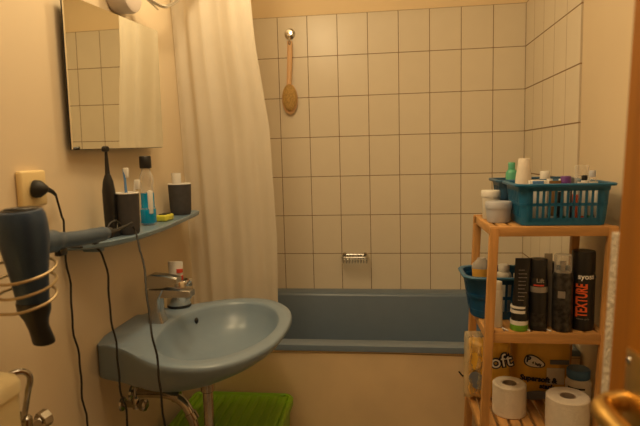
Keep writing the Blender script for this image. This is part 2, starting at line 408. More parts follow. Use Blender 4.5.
# electric toothbrush
t = thing('electric_toothbrush', (-1.385,-1.405,ZS), 'tall black electric toothbrush standing at the near end of the blue shelf', 'toothbrush')
bm = bmesh.new(); lathe(bm, -1.385,-1.405, [(.024,ZS),(.026,ZS+.004),(.025,ZS+.014),(.018,ZS+.018),(.0,ZS+.018)], 24, cap1=False); link('charger_base', bm, 'black', t)
bm = bmesh.new(); lathe(bm, -1.385,-1.405, [(.014,ZS+.018),(.0155,ZS+.03),(.0165,ZS+.08),(.0165,ZS+.12),(.013,ZS+.145),(.0075,ZS+.162),(.0,ZS+.163)], 24, cap1=False); link('handle', bm, 'black', t)
bm = bmesh.new(); lathe(bm, -1.385,-1.405, [(.0065,ZS+.162),(.005,ZS+.19),(.0035,ZS+.225)], 14); 
lathe_axis(bm, (-1.392,-1.405,ZS+.229), (1,-.3,0), [(.0,0),(.0075,.001),(.008,.006),(.007,.014),(0,.0145)], 18, cap0=False, cap1=False); link('brush_head', bm, 'black', t)
# tumblers
def tumbler(x, y, r, h, label):
    t = thing('bathroom_tumbler', (x,y,ZS), label, 'cup')
    bm = bmesh.new(); lathe(bm, x, y, [(r*.80,ZS),(r*.88,ZS+.006),(r*.93,ZS+.02),(r,ZS+h-.004),(r,ZS+h-.003),(r*.92,ZS+h-.003),(r*.86,ZS+.01),(0,ZS+.01)], 32, cap1=False); link('cup_body', bm, 'char', t)
    bm = bmesh.new(); tube(bm, [(x+r*.96*math.cos(a), y+r*.96*math.sin(a), ZS+h-.001) for a in [2*PI*k/32 for k in range(32)]], .0022, 6, closed=True); link('rim', bm, 'whitep', t)
tumbler(-1.352,-1.372,.031,.112, 'charcoal tumbler with white rim next to the electric toothbrush holding a manual toothbrush')
tumbler(-1.392,-.905,.040,.110, 'charcoal tumbler with white rim at the far end of the shelf by the curtain')
# manual toothbrushes
def manual(x, y, z0, dx, dy, h, label, m, m2):
    t = thing('toothbrush', (x,y,z0), label, 'toothbrush')
    bm = bmesh.new(); tube(bm, [(x,y,z0),(x+dx*.5,y+dy*.5,z0+h*.5),(x+dx*.8,y+dy*.8,z0+h*.8),(x+dx,y+dy,z0+h)], [.0045,.005,.003,.0045], 8); link('handle', bm, m, t)
    bm = bmesh.new(); box(bm, x+dx-.001, x+dx+.011, y+dy-.005, y+dy+.005, z0+h-.022, z0+h+.004, .001); link('bristles', bm, m2, t)
manual(-1.345,-1.385,ZS+.011,-.016,.024,.163,'blue and white manual toothbrush standing in the near tumbler','bluep','whitep')
manual(-1.350,-1.365,ZS+.011,.012,.018,.130,'short white manual toothbrush leaning in the near tumbler','white','whitep')
t = thing('toothpaste_tube', (-1.395,-.908,ZS+.012), 'small white toothpaste tube sticking out of the far tumbler', 'toothpaste')
bm = bmesh.new(); loft(bm, [[Vector((-1.400+a*.016*math.cos(q), -.908+b_*math.sin(q)-(z-ZS)*.02, z)) for q in [2*PI*k/16 for k in range(16)]] for z, a, b_ in ((ZS+.012,.9,.012),(ZS+.10,1.,.010),(ZS+.148,1.15,.002))]); link('tube_body', bm, 'white', t)
# mouthwash
t = thing('mouthwash_bottle', (-1.385,-1.185,ZS), 'clear mouthwash bottle with black cap and blue liquid on the blue shelf', 'bottle')
cx, cy = -1.385,-1.18
def ov(z, a, b_): return [Vector((cx+a*math.cos(q)*(1 if abs(math.cos(q))<.7 else .96), cy+b_*math.sin(q), z)) for q in [2*PI*k/28 for k in range(28)]]
bm = bmesh.new(); loft(bm, [ov(ZS,.020,.023),ov(ZS+.006,.023,.026),ov(ZS+.05,.023,.0265),ov(ZS+.055,.0195,.0225),ov(ZS+.12,.0195,.0225),ov(ZS+.13,.022,.025),ov(ZS+.148,.020,.022),ov(ZS+.162,.014,.015),ov(ZS+.175,.012,.012)]); link('bottle_body', bm, 'clear', t)
bm = bmesh.new(); loft(bm, [ov(ZS+.002,.0205,.0235),ov(ZS+.008,.0236,.0266),ov(ZS+.048,.0236,.0271),ov(ZS+.055,.0200,.0230),ov(ZS+.098,.0200,.0230)]); link('liquid', bm, 'liquid_b', t)
bm = bmesh.new(); box(bm, cx+.010, cx+.021, cy-.022, cy-.006, ZS+.035, ZS+.105, .002); link('label', bm, 'whitep', t)
bm = bmesh.new(); lathe(bm, cx, cy, [(.0165,ZS+.172),(.0175,ZS+.174),(.0175,ZS+.207),(.016,ZS+.209),(0,ZS+.209)], 24, cap1=False); link('cap', bm, 'black', t)
# yellow razor-like clip
t = thing('disposable_razor', (-1.37,-1.08,ZS), 'small yellow and black plastic razor head lying on the blue shelf', 'razor')
bm = bmesh.new(); box(bm, -1.395,-1.357,-1.115,-1.050,ZS,ZS+.021,.006,3); link('body', bm, 'yellowp', t)
bm = bmesh.new(); box(bm, -1.386,-1.362,-1.108,-1.090,ZS+.018,ZS+.024,.002); box(bm, -1.386,-1.362,-1.08,-1.062,ZS+.018,ZS+.024,.002); link('blade', bm, 'black', t)
bm = bmesh.new(); box(bm, -1.400,-1.378,-1.05,-1.02,ZS,ZS+.020,.004); link('end_cap', bm, 'brownp', t)

# ------------------------------------------------------------------ socket, plug, cables
t = thing('wall_socket', (WX,-1.625,1.20), 'aged ivory wall socket on the left wall above the hair dryer', 'socket')
bm = bmesh.new(); box(bm, WX, WX+.016, -1.667,-1.580,1.200,1.281,.006,3); link('cover_plate', bm, 'plate', t)
bm = bmesh.new(); lathe_axis(bm, (WX+.0155,-1.628,1.240), (1,0,0), [(.023,0),(.023,.0012),(.021,.0014)], 28); link('socket_ring', bm, 'plate', t)
t = thing('plug', (WX+.03,-1.628,1.225), 'black round mains plug in the ivory wall socket', 'plug')
bm = bmesh.new(); lathe_axis(bm, (WX+.0165,-1.628,1.240), (1,.25,-.05), [(.019,0),(.020,.004),(.019,.014),(.013,.022),(.006,.030),(0,.031)], 24, cap1=False); 
tube(bm, [(WX+.040,-1.617,1.238),(WX+.038,-1.595,1.231),(WX+.030,-1.572,1.222)], [.006,.0035], 10); link('plug_body', bm, 'cable', t)
def cable(pts, label, r=.0026):
    P_ = smooth_path(pts, 7); ph = random.uniform(0, 6)
    P_ = [p+Vector((.0, .0045*math.sin(p.z*34+ph)+.0025*math.sin(p.z*71+ph), 0))*(1 if .05 < i/len(P_) < .97 and i > 12 else 0) for i, p in enumerate(P_)]
    bm = bmesh.new(); tube(bm, P_, r, 8)
    return tag(link('power_cable', bm, 'cable', angle=180), label, 'cable')
cable([(WX+.032,-1.575,1.223),(-1.44,-1.545,1.208),(-1.44,-1.528,1.145),(-1.442,-1.522,1.057),(-1.44,-1.52,.905),(-1.44,-1.507,.77),(-1.44,-1.496,.614),(-1.435,-1.48,.3),(-1.40,-1.46,.004)], 'black cable running from the wall plug down the left wall')
cable([(-1.425,-1.40,1.112),(-1.435,-1.43,1.112),(-1.445,-1.545,1.106),(-1.41,-1.552,1.095),(-1.376,-1.49,1.08),(-1.366,-1.48,1.023),(-1.359,-1.48,.894),(-1.350,-1.48,.761),(-1.346,-1.48,.694),(-1.338,-1.48,.61),(-1.335,-1.48,.3),(-1.33,-1.46,.004)], 'black cable hanging from the toothbrush charger in front of the basin corner')
cable([(-1.30,-1.455,1.131),(-1.293,-1.452,1.112),(-1.259,-1.50,1.053),(-1.215,-1.57,.972),(-1.186,-1.62,.894),(-1.175,-1.62,.80),(-1.172,-1.62,.691),(-1.17,-1.62,.3),(-1.16,-1.60,.004)], 'black hair dryer cable hanging in front of the blue washbasin')

# ------------------------------------------------------------------ hair dryer
t = thing('hair_dryer', (-1.30,-1.85,.95), 'petrol blue hair dryer hanging nozzle down in the wire holder', 'hair dryer')
ax = Vector((0,.085,-1)).normalized(); o0 = Vector((-1.30,-1.866,1.217))
bm = bmesh.new(); lathe_axis(bm, o0, ax, [(.030,.0),(.036,.002),(.040,.010),(.042,.03),(.0415,.055),(.0375,.085),(.032,.12),(.028,.16),(.026,.178),(.0,.178)], 40, cap1=False); link('barrel', bm, 'dryer', t)
bm = bmesh.new(); lathe_axis(bm, o0-ax*.001, ax, [(.0,.0),(.030,.0),(.032,.004)], 32, cap0=False, cap1=False)
for k in range(1, 4): tube(bm, [o0-ax*.0015+Vector((.008*k*math.cos(a), .008*k*math.sin(a), .0)) for a in [2*PI*j/20 for j in range(20)]], .0012, 5, closed=True)
link('air_grille', bm, 'black', t)
bm = bmesh.new()
def nz(d, a, b_, dy): c = o0+ax*d+Vector((0,dy,0)); return [c+Vector((a*math.cos(q), b_*math.sin(q), b_*.35*math.sin(q) if d > .22 else 0)) for q in [2*PI*k/28 for k in range(28)]]
loft(bm, [nz(.170,.029,.029,0), nz(.188,.028,.028,0), nz(.205,.021,.021,.002), nz(.222,.017,.017,.005), nz(.248,.022,.0135,.012), nz(.254,.022,.0125,.013)]); link('nozzle', bm, 'black', t)
bm = bmesh.new(); pts = [(-1.30,-1.83,1.150),(-1.30,-1.79,1.147),(-1.30,-1.74,1.142),(-1.30,-1.68,1.137),(-1.30,-1.62,1.134),(-1.30,-1.585,1.133)]
tube(bm, smooth_path(pts, 4), [.024,.022,.017,.0165,.0165,.017,.0165,.014], 20); link('handle', bm, 'dryer2', t)
bm = bmesh.new(); box(bm, -1.307,-1.293,-1.770,-1.745,1.114,1.128,.003); link('switch', bm, 'black', t)
bm = bmesh.new(); box(bm, -1.305,-1.295,-1.640,-1.625,1.115,1.122,.002); link('button', bm, 'black', t)
bm = bmesh.new(); tube(bm, smooth_path([(-1.30,-1.588,1.133),(-1.30,-1.56,1.131),(-1.30,-1.52,1.133),(-1.30,-1.455,1.140)], 4), [.0135,.006,.005,.003], 12)
tube(bm, smooth_path([(-1.30,-1.575,1.142),(-1.30,-1.565,1.152),(-1.30,-1.54,1.156),(-1.30,-1.52,1.148),(-1.30,-1.512,1.138)], 4), .0022, 6); link('cord_sleeve', bm, 'cable', t)
# wire holder
t = thing('wire_dryer_holder', (WX,-1.85,1.0), 'golden spiral wire holder on the left wall carrying the hair dryer', 'holder')
bm = bmesh.new(); pts = [(WX,-1.88,1.120),(-1.42,-1.87,1.121)]
n = 60
for k in range(n+1):
    a = PI*1.0-2*PI*2.75*k/n; f = k/n
    pts.append((-1.302+(.050-.004*f)*math.cos(a), -1.861+(.050-.003*f)*math.sin(a), 1.120-.072*f+.008*math.sin(a)))
pts += [(-1.36,-1.90,1.036),(WX+.002,-1.91,1.034)]
tube(bm, smooth_path(pts, 2), .0027, 8); link('wire_coil', bm, 'goldwire', t)
bm = bmesh.new(); box(bm, WX, WX+.010, -1.93,-1.855,1.0,1.13,.003); link('wall_plate', bm, 'goldwire', t)

# ------------------------------------------------------------------ toilet cistern
t = thing('toilet_cistern', (-1.375,-2.1,.62), 'cream plastic toilet cistern on the left wall below the hair dryer', 'cistern')
bm = bmesh.new(); loft(bm, [rrect(WX+.002,-1.310,-2.28,-1.915,.02,.62), rrect(WX+.002,-1.298,-2.29,-1.905,.02,.66), rrect(WX+.002,-1.295,-2.29,-1.903,.02,.902)]); link('tank', bm, 'cream', t)
bm = bmesh.new(); loft(bm, [rrect(WX+.002,-1.292,-2.295,-1.90,.02,.904), rrect(WX+.002,-1.292,-2.295,-1.90,.02,.922), rrect(WX+.004,-1.297,-2.29,-1.905,.018,.933), rrect(WX+.01,-1.31,-2.28,-1.918,.015,.941), rrect(WX+.03,-1.34,-2.25,-1.94,.01,.945)]); link('lid', bm, 'cream', t)
bm = bmesh.new(); tube(bm, [(-1.39,-2.09,.0),(-1.39,-2.09,.622)], .022, 16); link('flush_pipe', bm, 'cream', t)
t = thing('cistern_valve', (-1.42,-1.76,.76), 'dull chrome angle valve with bent grey supply pipe beside the cistern', 'valve')
bm = bmesh.new(); tube(bm, smooth_path([(-1.335,-1.903,.918),(-1.325,-1.893,.926),(-1.312,-1.878,.925),(-1.306,-1.870,.910),(-1.315,-1.868,.88),(-1.345,-1.84,.83),(-1.39,-1.79,.785)], 5), .0055, 10); link('supply_pipe', bm, 'oldchrome', t)
bm = bmesh.new(); tube(bm, [(WX+.001,-1.735,.75),(-1.385,-1.755,.755)], .011, 14); lathe_axis(bm, (-1.39,-1.785,.745), (0,.1,1), [(.011,0),(.012,.01),(.012,.04),(.007,.045)], 16); link('valve_body', bm, 'oldchrome', t)
bm = bmesh.new(); lathe_axis(bm, (-1.395,-1.752,.754), (.3,1,.1), [(.010,0),(.010,.012),(.018,.014),(.019,.032),(.014,.036)], 8); link('valve_knob', bm, 'oldchrome', t)
bm = bmesh.new(); lathe_axis(bm, (WX,-1.735,.75), (1,0,0), [(.024,0),(.022,.006),(.010,.009)], 20); link('wall_rosette', bm, 'oldchrome', t)

# ------------------------------------------------------------------ washbasin
ZR = .808
t = thing('washbasin', (WX,-1.255,.66), 'blue ceramic washbasin with oval bowl mounted on the left wall', 'washbasin')
prof = [(WX+.001,.140),(-1.445,.152),(-1.42,.166),(-1.39,.180),(-1.36,.195),(-1.33,.215),(-1.29,.245),(-1.25,.273),(-1.21,.295),(-1.17,.307),(-1.125,.310),(-1.085,.303),(-1.05,.284),(-1.015,.250),(-.985,.203),(-.963,.145),(-.951,.078),(-.947,0)]
YC = -1.258
outl = [(x, YC-h) for x, h in prof]+[(x, YC+h) for x, h in reversed(prof[:-1])]
# resample
def resample(P, n):
    P = [Vector((a, b_, 0)) for a, b_ in P]; L_ = [0]
    for a, b_ in zip(P, P[1:]): L_.append(L_[-1]+(b_-a).length)
    o = []
    for k in range(n):
        s = L_[-1]*k/(n-1); i = max(j for j in range(len(L_)) if L_[j] <= s+1e-9); i = min(i, len(P)-2)
        o.append(P[i].lerp(P[i+1], (s-L_[i])/(L_[i+1]-L_[i])))
    return o
def catm(P, n=4):
    return [(v.x, v.y) for v in smooth_path([(a, b_, 0) for a, b_ in P], n)]
NB = 96
front = resample(catm(outl), NB-16)
back = [front[-1].lerp(front[0], (k+1)/17) for k in range(16)]
OUT = front+back
BC = Vector((-1.148, YC, 0)); brx, bry = .165, .258
def bowl(k, z, kx=1., sh=0.):
    o = []
    for p in OUT:
        d = p-BC; a = math.atan2(d.y/bry, d.x/brx)
        o.append(Vector((BC.x+sh+brx*k*kx*math.cos(a), BC.y+bry*k*math.sin(a), z)))
    return o
def outr(k, z, dz=0., sh=0.):
    o = []
    for p in OUT:
        # shrink only away from wall
        q = Vector((WX+(p.x-WX)*k, YC+(p.y-YC)*k, z)); q.x = max(q.x+sh, WX+.001)
        wall = max(0, min(1, (-1.24-p.x)/.18))
        q = q.lerp(Vector((p.x, YC+(p.y-YC)*.985, 0)), wall); 
        q.z = z*(1-wall)+wall*max(z, ZR-.100) if z < ZR-.02 else z
        o.append(q)
    return o
def mixr(A, B, f): return [a.lerp(b_, f) for a, b_ in zip(A, B)]
rim_o = [Vector((p.x, p.y, ZR)) for p in OUT]
ri = [outr(.42, ZR-.128), outr(.55, ZR-.122), outr(.68, ZR-.108), outr(.80, ZR-.085), outr(.90, ZR-.058), outr(.965, ZR-.034), outr(1.0, ZR-.012), [Vector((WX+(p.x-WX)*.996, YC+(p.y-YC)*.994, ZR-.003)) for p in OUT], [Vector((WX+(p.x-WX)*.988, YC+(p.y-YC)*.982, ZR)) for p in OUT]]
b0 = bowl(1.04, ZR+.001); o_ = ri[-1]
ri += [mixr(o_, b0, .5), bowl(1.02, ZR), bowl(1.0, ZR-.002), bowl(.985, ZR-.008), bowl(.955, ZR-.026), bowl(.90, ZR-.050, 1, 0), bowl(.78, ZR-.076, 1, -.002), bowl(.58, ZR-.096, 1, -.004), bowl(.35, ZR-.106, 1, -.006), bowl(.12, ZR-.111, 1, -.008)]
for R_ in ri:
    for p in R_:
        if p.x < -1.40 and p.z > ZR-.02: p.z -= .016*((-1.40-p.x)/.055)**1.5*max(0, min(1, (abs(p.y-YC)-.10)/.05))
bm = bmesh.new(); loft(bm, ri); link('basin_bowl', bm, 'basin', t, angle=60)
bm = bmesh.new(); b2 = bmesh.new(); bmesh.ops.create_uvsphere(b2, u_segments=18, v_segments=10, radius=1)
merge(bm, b2, lambda v: Vector((-1.274+v.x*.006, -1.118+v.y*.009, ZR-.030+v.z*.010))); link('overflow_hole', bm, 'black', t)
bm = bmesh.new(); lathe(bm, -1.148, YC, [(0,ZR-.111),(.022,ZR-.110),(.024,ZR-.107),(.020,ZR-.1055),(.0,ZR-.1045)], 24, cap0=False, cap1=False); link('drain', bm, 'chrome', t)

# siphon
t = thing('basin_siphon', (-1.21,-1.24,.45), 'dull chrome waste trap and pipe under the washbasin', 'pipe')
bm = bmesh.new(); lathe(bm, -1.205,-1.235, [(.026,.682),(.026,.655),(.019,.645),(.019,.628),(.022,.625),(.022,.600),(.016,.595),(.016,.46),(.030,.455),(.032,.40),(.028,.34),(.0,.335)], 24, cap1=False); link('tailpipe', bm, 'oldchrome', t)
bm = bmesh.new(); tube(bm, smooth_path([(WX,-1.215,.573),(-1.39,-1.215,.575),(-1.335,-1.222,.575),(-1.29,-1.232,.560),(-1.262,-1.24,.525),(-1.245,-1.242,.47),(-1.232,-1.24,.43)], 6), .0145, 16); 
lathe_axis(bm, (-1.318,-1.225,.573), (1,0,-.15), [(.0185,0),(.0185,.018)], 16); lathe_axis(bm, (-1.262,-1.24,.528), (.5,0,-1), [(.0185,0),(.0185,.022)], 16); link('outlet_pipe', bm, 'oldchrome', t)
bm = bmesh.new(); lathe_axis(bm, (WX,-1.215,.573), (1,0,0), [(.032,0),(.030,.006),(.016,.010)], 24); link('wall_rosette', bm, 'oldchrome', t)
for y, lab in ((-1.285,'dull chrome angle valve on the wall under the basin, nearer the cables'), (-1.14,'dull chrome angle valve on the wall under the basin, behind the waste pipe')):
    t = thing('angle_valve', (WX,y,.56), lab, 'valve')
    bm = bmesh.new(); tube(bm, [(WX,y,.572),(-1.405,y,.572)], .010, 14); lathe_axis(bm, (-1.412,y,.560), (0,0,1), [(.010,0),(.011,.006),(.011,.03),(.006,.036)], 14); tube(bm, smooth_path([(-1.412,y,.59),(-1.41,y,.63),(-1.40,y+.01,.707)],4), .0045, 8); link('valve_body', bm, 'oldchrome', t)
    bm = bmesh.new(); lathe_axis(bm, (-1.405,y,.572), (1,-.2,0), [(.008,0),(.008,.010),(.017,.012),(.018,.026),(.012,.030)], 8); link('valve_knob', bm, 'oldchrome', t)
    bm = bmesh.new(); lathe_axis(bm, (WX,y,.572), (1,0,0), [(.022,0),(.020,.005),(.010,.007)], 18); link('wall_rosette', bm, 'oldchrome', t)

# faucet
t = thing('basin_faucet', (-1.365,-1.225,ZR), 'chrome single-lever faucet on the blue washbasin', 'faucet')
fx = .014
bm = bmesh.new(); loft(bm, [rrect(-1.392+fx,-1.342+fx,-1.249,-1.201,.008,ZR-.004), rrect(-1.392+fx,-1.344+fx,-1.248,-1.202,.008,ZR+.006), rrect(-1.391+fx,-1.352+fx,-1.246,-1.204,.008,ZR+.03), rrect(-1.390+fx,-1.352+fx,-1.246,-1.204,.008,ZR+.070), rrect(-1.390+fx,-1.335+fx,-1.246,-1.204,.008,ZR+.102)]); link('faucet_body', bm, 'tapchrome', t)
bm = bmesh.new(); loft(bm, [[Vector((x+fx, y, z)) for y, z in ((-1.244,zc-h),(-1.206,zc-h),(-1.206,zc+h*.8),(-1.210,zc+h),(-1.240,zc+h),(-1.244,zc+h*.8))] for x, zc, h in ((-1.385,ZR+.090,.013),(-1.34,ZR+.091,.0135),(-1.30,ZR+.091,.011),(-1.262,ZR+.090,.010),(-1.255,ZR+.089,.009))]); link('spout', bm, 'tapchrome', t, angle=30)
bm = bmesh.new(); lathe(bm, -1.268+fx,-1.225, [(.009,ZR+.073),(.010,ZR+.083)], 14); link('aerator', bm, 'oldchrome', t)
bm = bmesh.new(); loft(bm, [[Vector((x+fx, y, z)) for y, z in ((-1.245,z0),(-1.205,z0),(-1.205,z1-.004),(-1.211,z1),(-1.239,z1),(-1.245,z1-.004))] for x, z0, z1 in ((-1.392,ZR+.108,ZR+.142),(-1.375,ZR+.107,ZR+.149),(-1.34,ZR+.108,ZR+.147),(-1.31,ZR+.117,ZR+.142),(-1.295,ZR+.122,ZR+.139))]); link('lever', bm, 'tapchrome', t, angle=30)

# chrome soap dispenser / cup
cx, cy = -1.352,-1.062
t = thing('chrome_tumbler', (cx,cy,ZR), 'chrome cup with dark base standing behind the faucet on the basin', 'cup')
bm = bmesh.new(); lathe(bm, cx, cy, [(.037,ZR),(.039,ZR+.002),(.039,ZR+.009),(.036,ZR+.010)], 32); link('base_ring', bm, 'black', t)
bm = bmesh.new(); lathe(bm, cx, cy, [(.038,ZR+.009),(.039,ZR+.012),(.038,ZR+.045),(.038,ZR+.082),(.034,ZR+.090),(.032,ZR+.090),(.032,ZR+.015),(.0,ZR+.014)], 36, cap1=False); link('cup_body', bm, 'chrome', t)
bm = bmesh.new(); tube(bm, [(cx+.036,cy-.01,ZR+.078),(cx+.050,cy-.012,ZR+.078)], .006, 12); tube(bm, [(cx+.034,cy-.012,ZR+.076),(cx+.05,cy-.014,ZR+.094)], [.005,.008], 12); link('spout_knob', bm, 'chrome', t)
t = thing('cream_tube', (cx,cy,ZR+.016), 'white cosmetic tube with red band standing in the chrome cup', 'tube')
def ovc(x, y, z, a, b_, n=20): return [Vector((x+a*math.cos(q), y+b_*math.sin(q), z)) for q in [2*PI*k/n for k in range(n)]]
bm = bmesh.new(); loft(bm, [ovc(cx-.006,cy,ZR+.016,.020,.018), ovc(cx-.006,cy,ZR+.09,.023,.016), ovc(cx-.006,cy,ZR+.152,.026,.003)]); link('tube_body', bm, 'white', t)
bm = bmesh.new(); loft(bm, [ovc(cx-.005,cy-.0008,ZR+.090,.0236,.0168), ovc(cx-.005,cy-.0008,ZR+.106,.0242,.0142)]); loft(bm, [ovc(cx+.008,cy-.002,ZR+.116,.011,.0120), ovc(cx+.008,cy-.002,ZR+.128,.011,.0095)]); link('red_band', bm, 'redp', t)

# ------------------------------------------------------------------ green hamper
t = thing('laundry_hamper', (-1.2,-1.05,0), 'lime green plastic hamper with ribbed lid under the washbasin', 'hamper')
bm = bmesh.new(); gx0, gx1, gy0, gy1 = -1.395,-1.012,-1.185,-.850
loft(bm, [rrect(gx0+.03,gx1-.03,gy0+.03,gy1-.03,.03,.0), rrect(gx0+.01,gx1-.01,gy0+.01,gy1-.01,.03,.39)]); link('hamper_body', bm, 'green', t)
bm = bmesh.new(); loft(bm, [rrect(gx0,gx1,gy0,gy1,.035,.390), rrect(gx0,gx1,gy0,gy1,.035,.412), rrect(gx0+.006,gx1-.006,gy0+.006,gy1-.006,.030,.419), rrect(gx0+.014,gx1-.014,gy0+.014,gy1-.014,.026,.419), rrect(gx0+.018,gx1-.018,gy0+.018,gy1-.018,.024,.414)])
n = 11
for i in range(n):
    x = gx0+.028+i*(gx1-gx0-.056)/(n-1); box(bm, x-.0085, x+.0085, gy0+.024, gy1-.03, .412, .4195, .003)
link('lid', bm, 'green', t)
bm = bmesh.new(); tube(bm, smooth_path([(gx1-.045,gy1-.028,.4195),(gx1-.038,gy1-.02,.4205),(gx1-.028,gy1-.024,.4195)],4), .0022, 6); link('lid_tab', bm, 'greencap', t)

# ------------------------------------------------------------------ wooden rack
RX0, RX1, RY0, RY1 = -.376, -.040, -1.21, -.90
ZL = [1.085, .783, .483, .183]
sh = lambda v: Vector((v.x-(1.085-v.z)*.040, v.y, v.z))
def shx(z): return -(1.085-z)*.040
t = thing('wooden_rack', (-.21,-1.05,0), 'pine shelving rack with slatted shelves standing before the right wall', 'rack')
PW = .024
for x in (RX0, RX1-PW):
    for y in (RY0, RY1-PW):
        bm = bmesh.new(); box(bm, x, x+PW, y, y+PW, 0, 1.083, .002, fn=sh); link('post', bm, 'wood', t)
for z in ZL:
    for y in (RY0+.004, RY1-.022):
        bm = bmesh.new(); box(bm, RX0+PW*(z < 1), RX1-PW*(z < 1), y-.002*(z > 1), y+.018, z-.026-.004*(z < 1), z+(.001 if z > 1 else -.0005), .0015, fn=sh); link('rail', bm, 'wood_x', t)
    for x in (RX0+.004, RX1-.022):
        bm = bmesh.new(); box(bm, x, x+.018, RY0+PW, RY1-PW, z-.026, z-.001, .0015, fn=sh); link('side_rail', bm, 'wood_y', t)
    n = 8; w = (RX1-RX0-.05)/n
    for i in range(n):
        x = RX0+.025+i*w; bm = bmesh.new(); box(bm, x+.0050, x+w-.0050, RY0+.020, RY1-.022, z-.012, z, .0012, fn=sh); link('slat', bm, 'wood_y', t)

# ------------------------------------------------------------------ baskets
def bars_basket(name, label, x0, x1, y0, y1, z0, h, m, rimm, nslot, r=.022, taper=.012, rim_w=.010, slot0=.03):
    t = thing(name, ((x0+x1)/2,(y0+y1)/2,z0), label, 'basket')
    def ring(z, e):
        k = (z-z0)/h*taper+e
        return rrect(x0-k, x1+k, y0-k, y1+k, r, z, 6)
    bm = bmesh.new(); loft(bm, [ring(z0,-.003), ring(z0+.004,0), ring(z0+.006,-.002)]); link('base', bm, m, t)
    # wall bands
    bm = bmesh.new()
    bands = [(0, .19), (.46, .55), (.82, 1.)]
    for a, b_ in bands:
        za, zb_ = z0+.002+a*h, z0+b_*h
        loft(bm, [ring(za,0), ring(zb_,0), ring(zb_,-.003), ring(za,-.003), ring(za,0)], cap0=False, cap1=False)
    # solid ends (corners) and bars between slots
    def bar(ax, u0, u1):
        # ax 0: along x at y0/y1 ; 1: along y
        for side in (0, 1):
            def P(u, z, e):
                k = (z-z0)/h*taper+e
                if ax == 0: return Vector((u, (y0-k) if side == 0 else (y1+k), z))
                return Vector(((x0-k) if side == 0 else (x1+k), u, z))
            A = [P(u0, z0+.10*h, 0), P(u1, z0+.10*h, 0), P(u1, z0+.9*h, 0), P(u0, z0+.9*h, 0)]
            B = [P(u0, z0+.10*h, -.0028), P(u1, z0+.10*h, -.0028), P(u1, z0+.9*h, -.0028), P(u0, z0+.9*h, -.0028)]
            loft(bm, [A, B])
    for ax, a, b_, n in ((0, x0+r*.8, x1-r*.8, nslot), (1, y0+r*.8, y1-r*.8, max(3, int(nslot*(y1-y0)/(x1-x0))))):
        p = (b_-a-2*slot0*(ax == 0))/n; s0 = slot0 if ax == 0 else 0
        if s0: bar(ax, a-.002, a+s0); bar(ax, b_-s0, b_+.002)
        for i in range(n+1):
            c = a+s0+i*p; bar(ax, c-p*.21, c+p*.21)
    # corner strips
    for (cx, cy, a0) in ((x1-r, y1-r, 0), (x0+r, y1-r, PI/2), (x0+r, y0+r, PI), (x1-r, y0+r, 1.5*PI)):
        R_ = [[], [], [], []]
        for k in range(7):
            a = a0+PI/2*k/6
            for j, (zz, e) in enumerate(((z0+.1*h,0),(z0+.9*h,0),(z0+.9*h,-.003),(z0+.1*h,-.003))):
                kk = (zz-z0)/h*taper+e
                R_[j].append(Vector((cx+(r+kk)*math.cos(a), cy+(r+kk)*math.sin(a), zz)))
        loft(bm, R_+[R_[0]], cap0=False, cap1=False, closed=False)
    link('basket_wall', bm, m, t, angle=30)
    bm = bmesh.new(); zt_ = z0+h
    loft(bm, [ring(zt_-.006,rim_w), ring(zt_-.001,rim_w+.001), ring(zt_+.002,rim_w-.002), ring(zt_+.002,0), ring(zt_-.001,-.003), ring(zt_-.006,-.003), ring(zt_-.006,rim_w)], cap0=False, cap1=False); link('rim', bm, rimm, t)
    return t
Z1 = 1.085+.0005
bars_basket('storage_basket', 'teal slotted plastic basket full of tubes at the front of the rack top', -.288,-.066,-1.190,-1.035,Z1,.116,'basket','basket',11,r=.018,slot0=.009)
bars_basket('storage_basket', 'blue plastic basket standing behind the front basket on the rack top', -.300,-.09,-.985,-.880,Z1,.118,'basket2','basket2',8,r=.018,slot0=.01)
Z2 = .7835
bars_basket('storage_basket', 'dark blue oblong basket jutting out left from the middle rack shelf', -.402,-.078,-1.085,-.958,Z2,.135,'basket3','rim3',12,r=.05,taper=.022,rim_w=.010,slot0=.02)

# cream jars
t = thing('cosmetic_jar', (-.335,-1.09,Z1), 'wide grey-white cream jar with flat lid at left front of the rack top', 'jar')
jx, jy = -.332,-1.090
bm = bmesh.new(); lathe(bm, jx, jy, [(.031,Z1),(.033,Z1+.004),(.036,Z1+.040),(.036,Z1+.042)], 32); link('jar_body', bm, 'greyplastic', t)
bm = bmesh.new(); lathe(bm, jx, jy, [(.0375,Z1+.040),(.038,Z1+.042),(.038,Z1+.058),(.036,Z1+.061),(.030,Z1+.0615),(.0,Z1+.0615)], 32, cap1=False); link('lid', bm, 'greyplastic', t)
t = thing('cosmetic_jar', (-.342,-.985,Z1), 'round off-white jar behind the grey jar on the rack top', 'jar')
jx, jy = -.341,-1.014
bm = bmesh.new(); lathe(bm, jx, jy, [(.022,Z1),(.024,Z1+.003),(.027,Z1+.070)], 28); link('jar_body', bm, 'offwhite', t)
bm = bmesh.new(); lathe(bm, jx, jy, [(.028,Z1+.068),(.029,Z1+.070),(.029,Z1+.086),(.027,Z1+.089),(.0,Z1+.091)], 28, cap1=False); link('lid', bm, 'white', t)

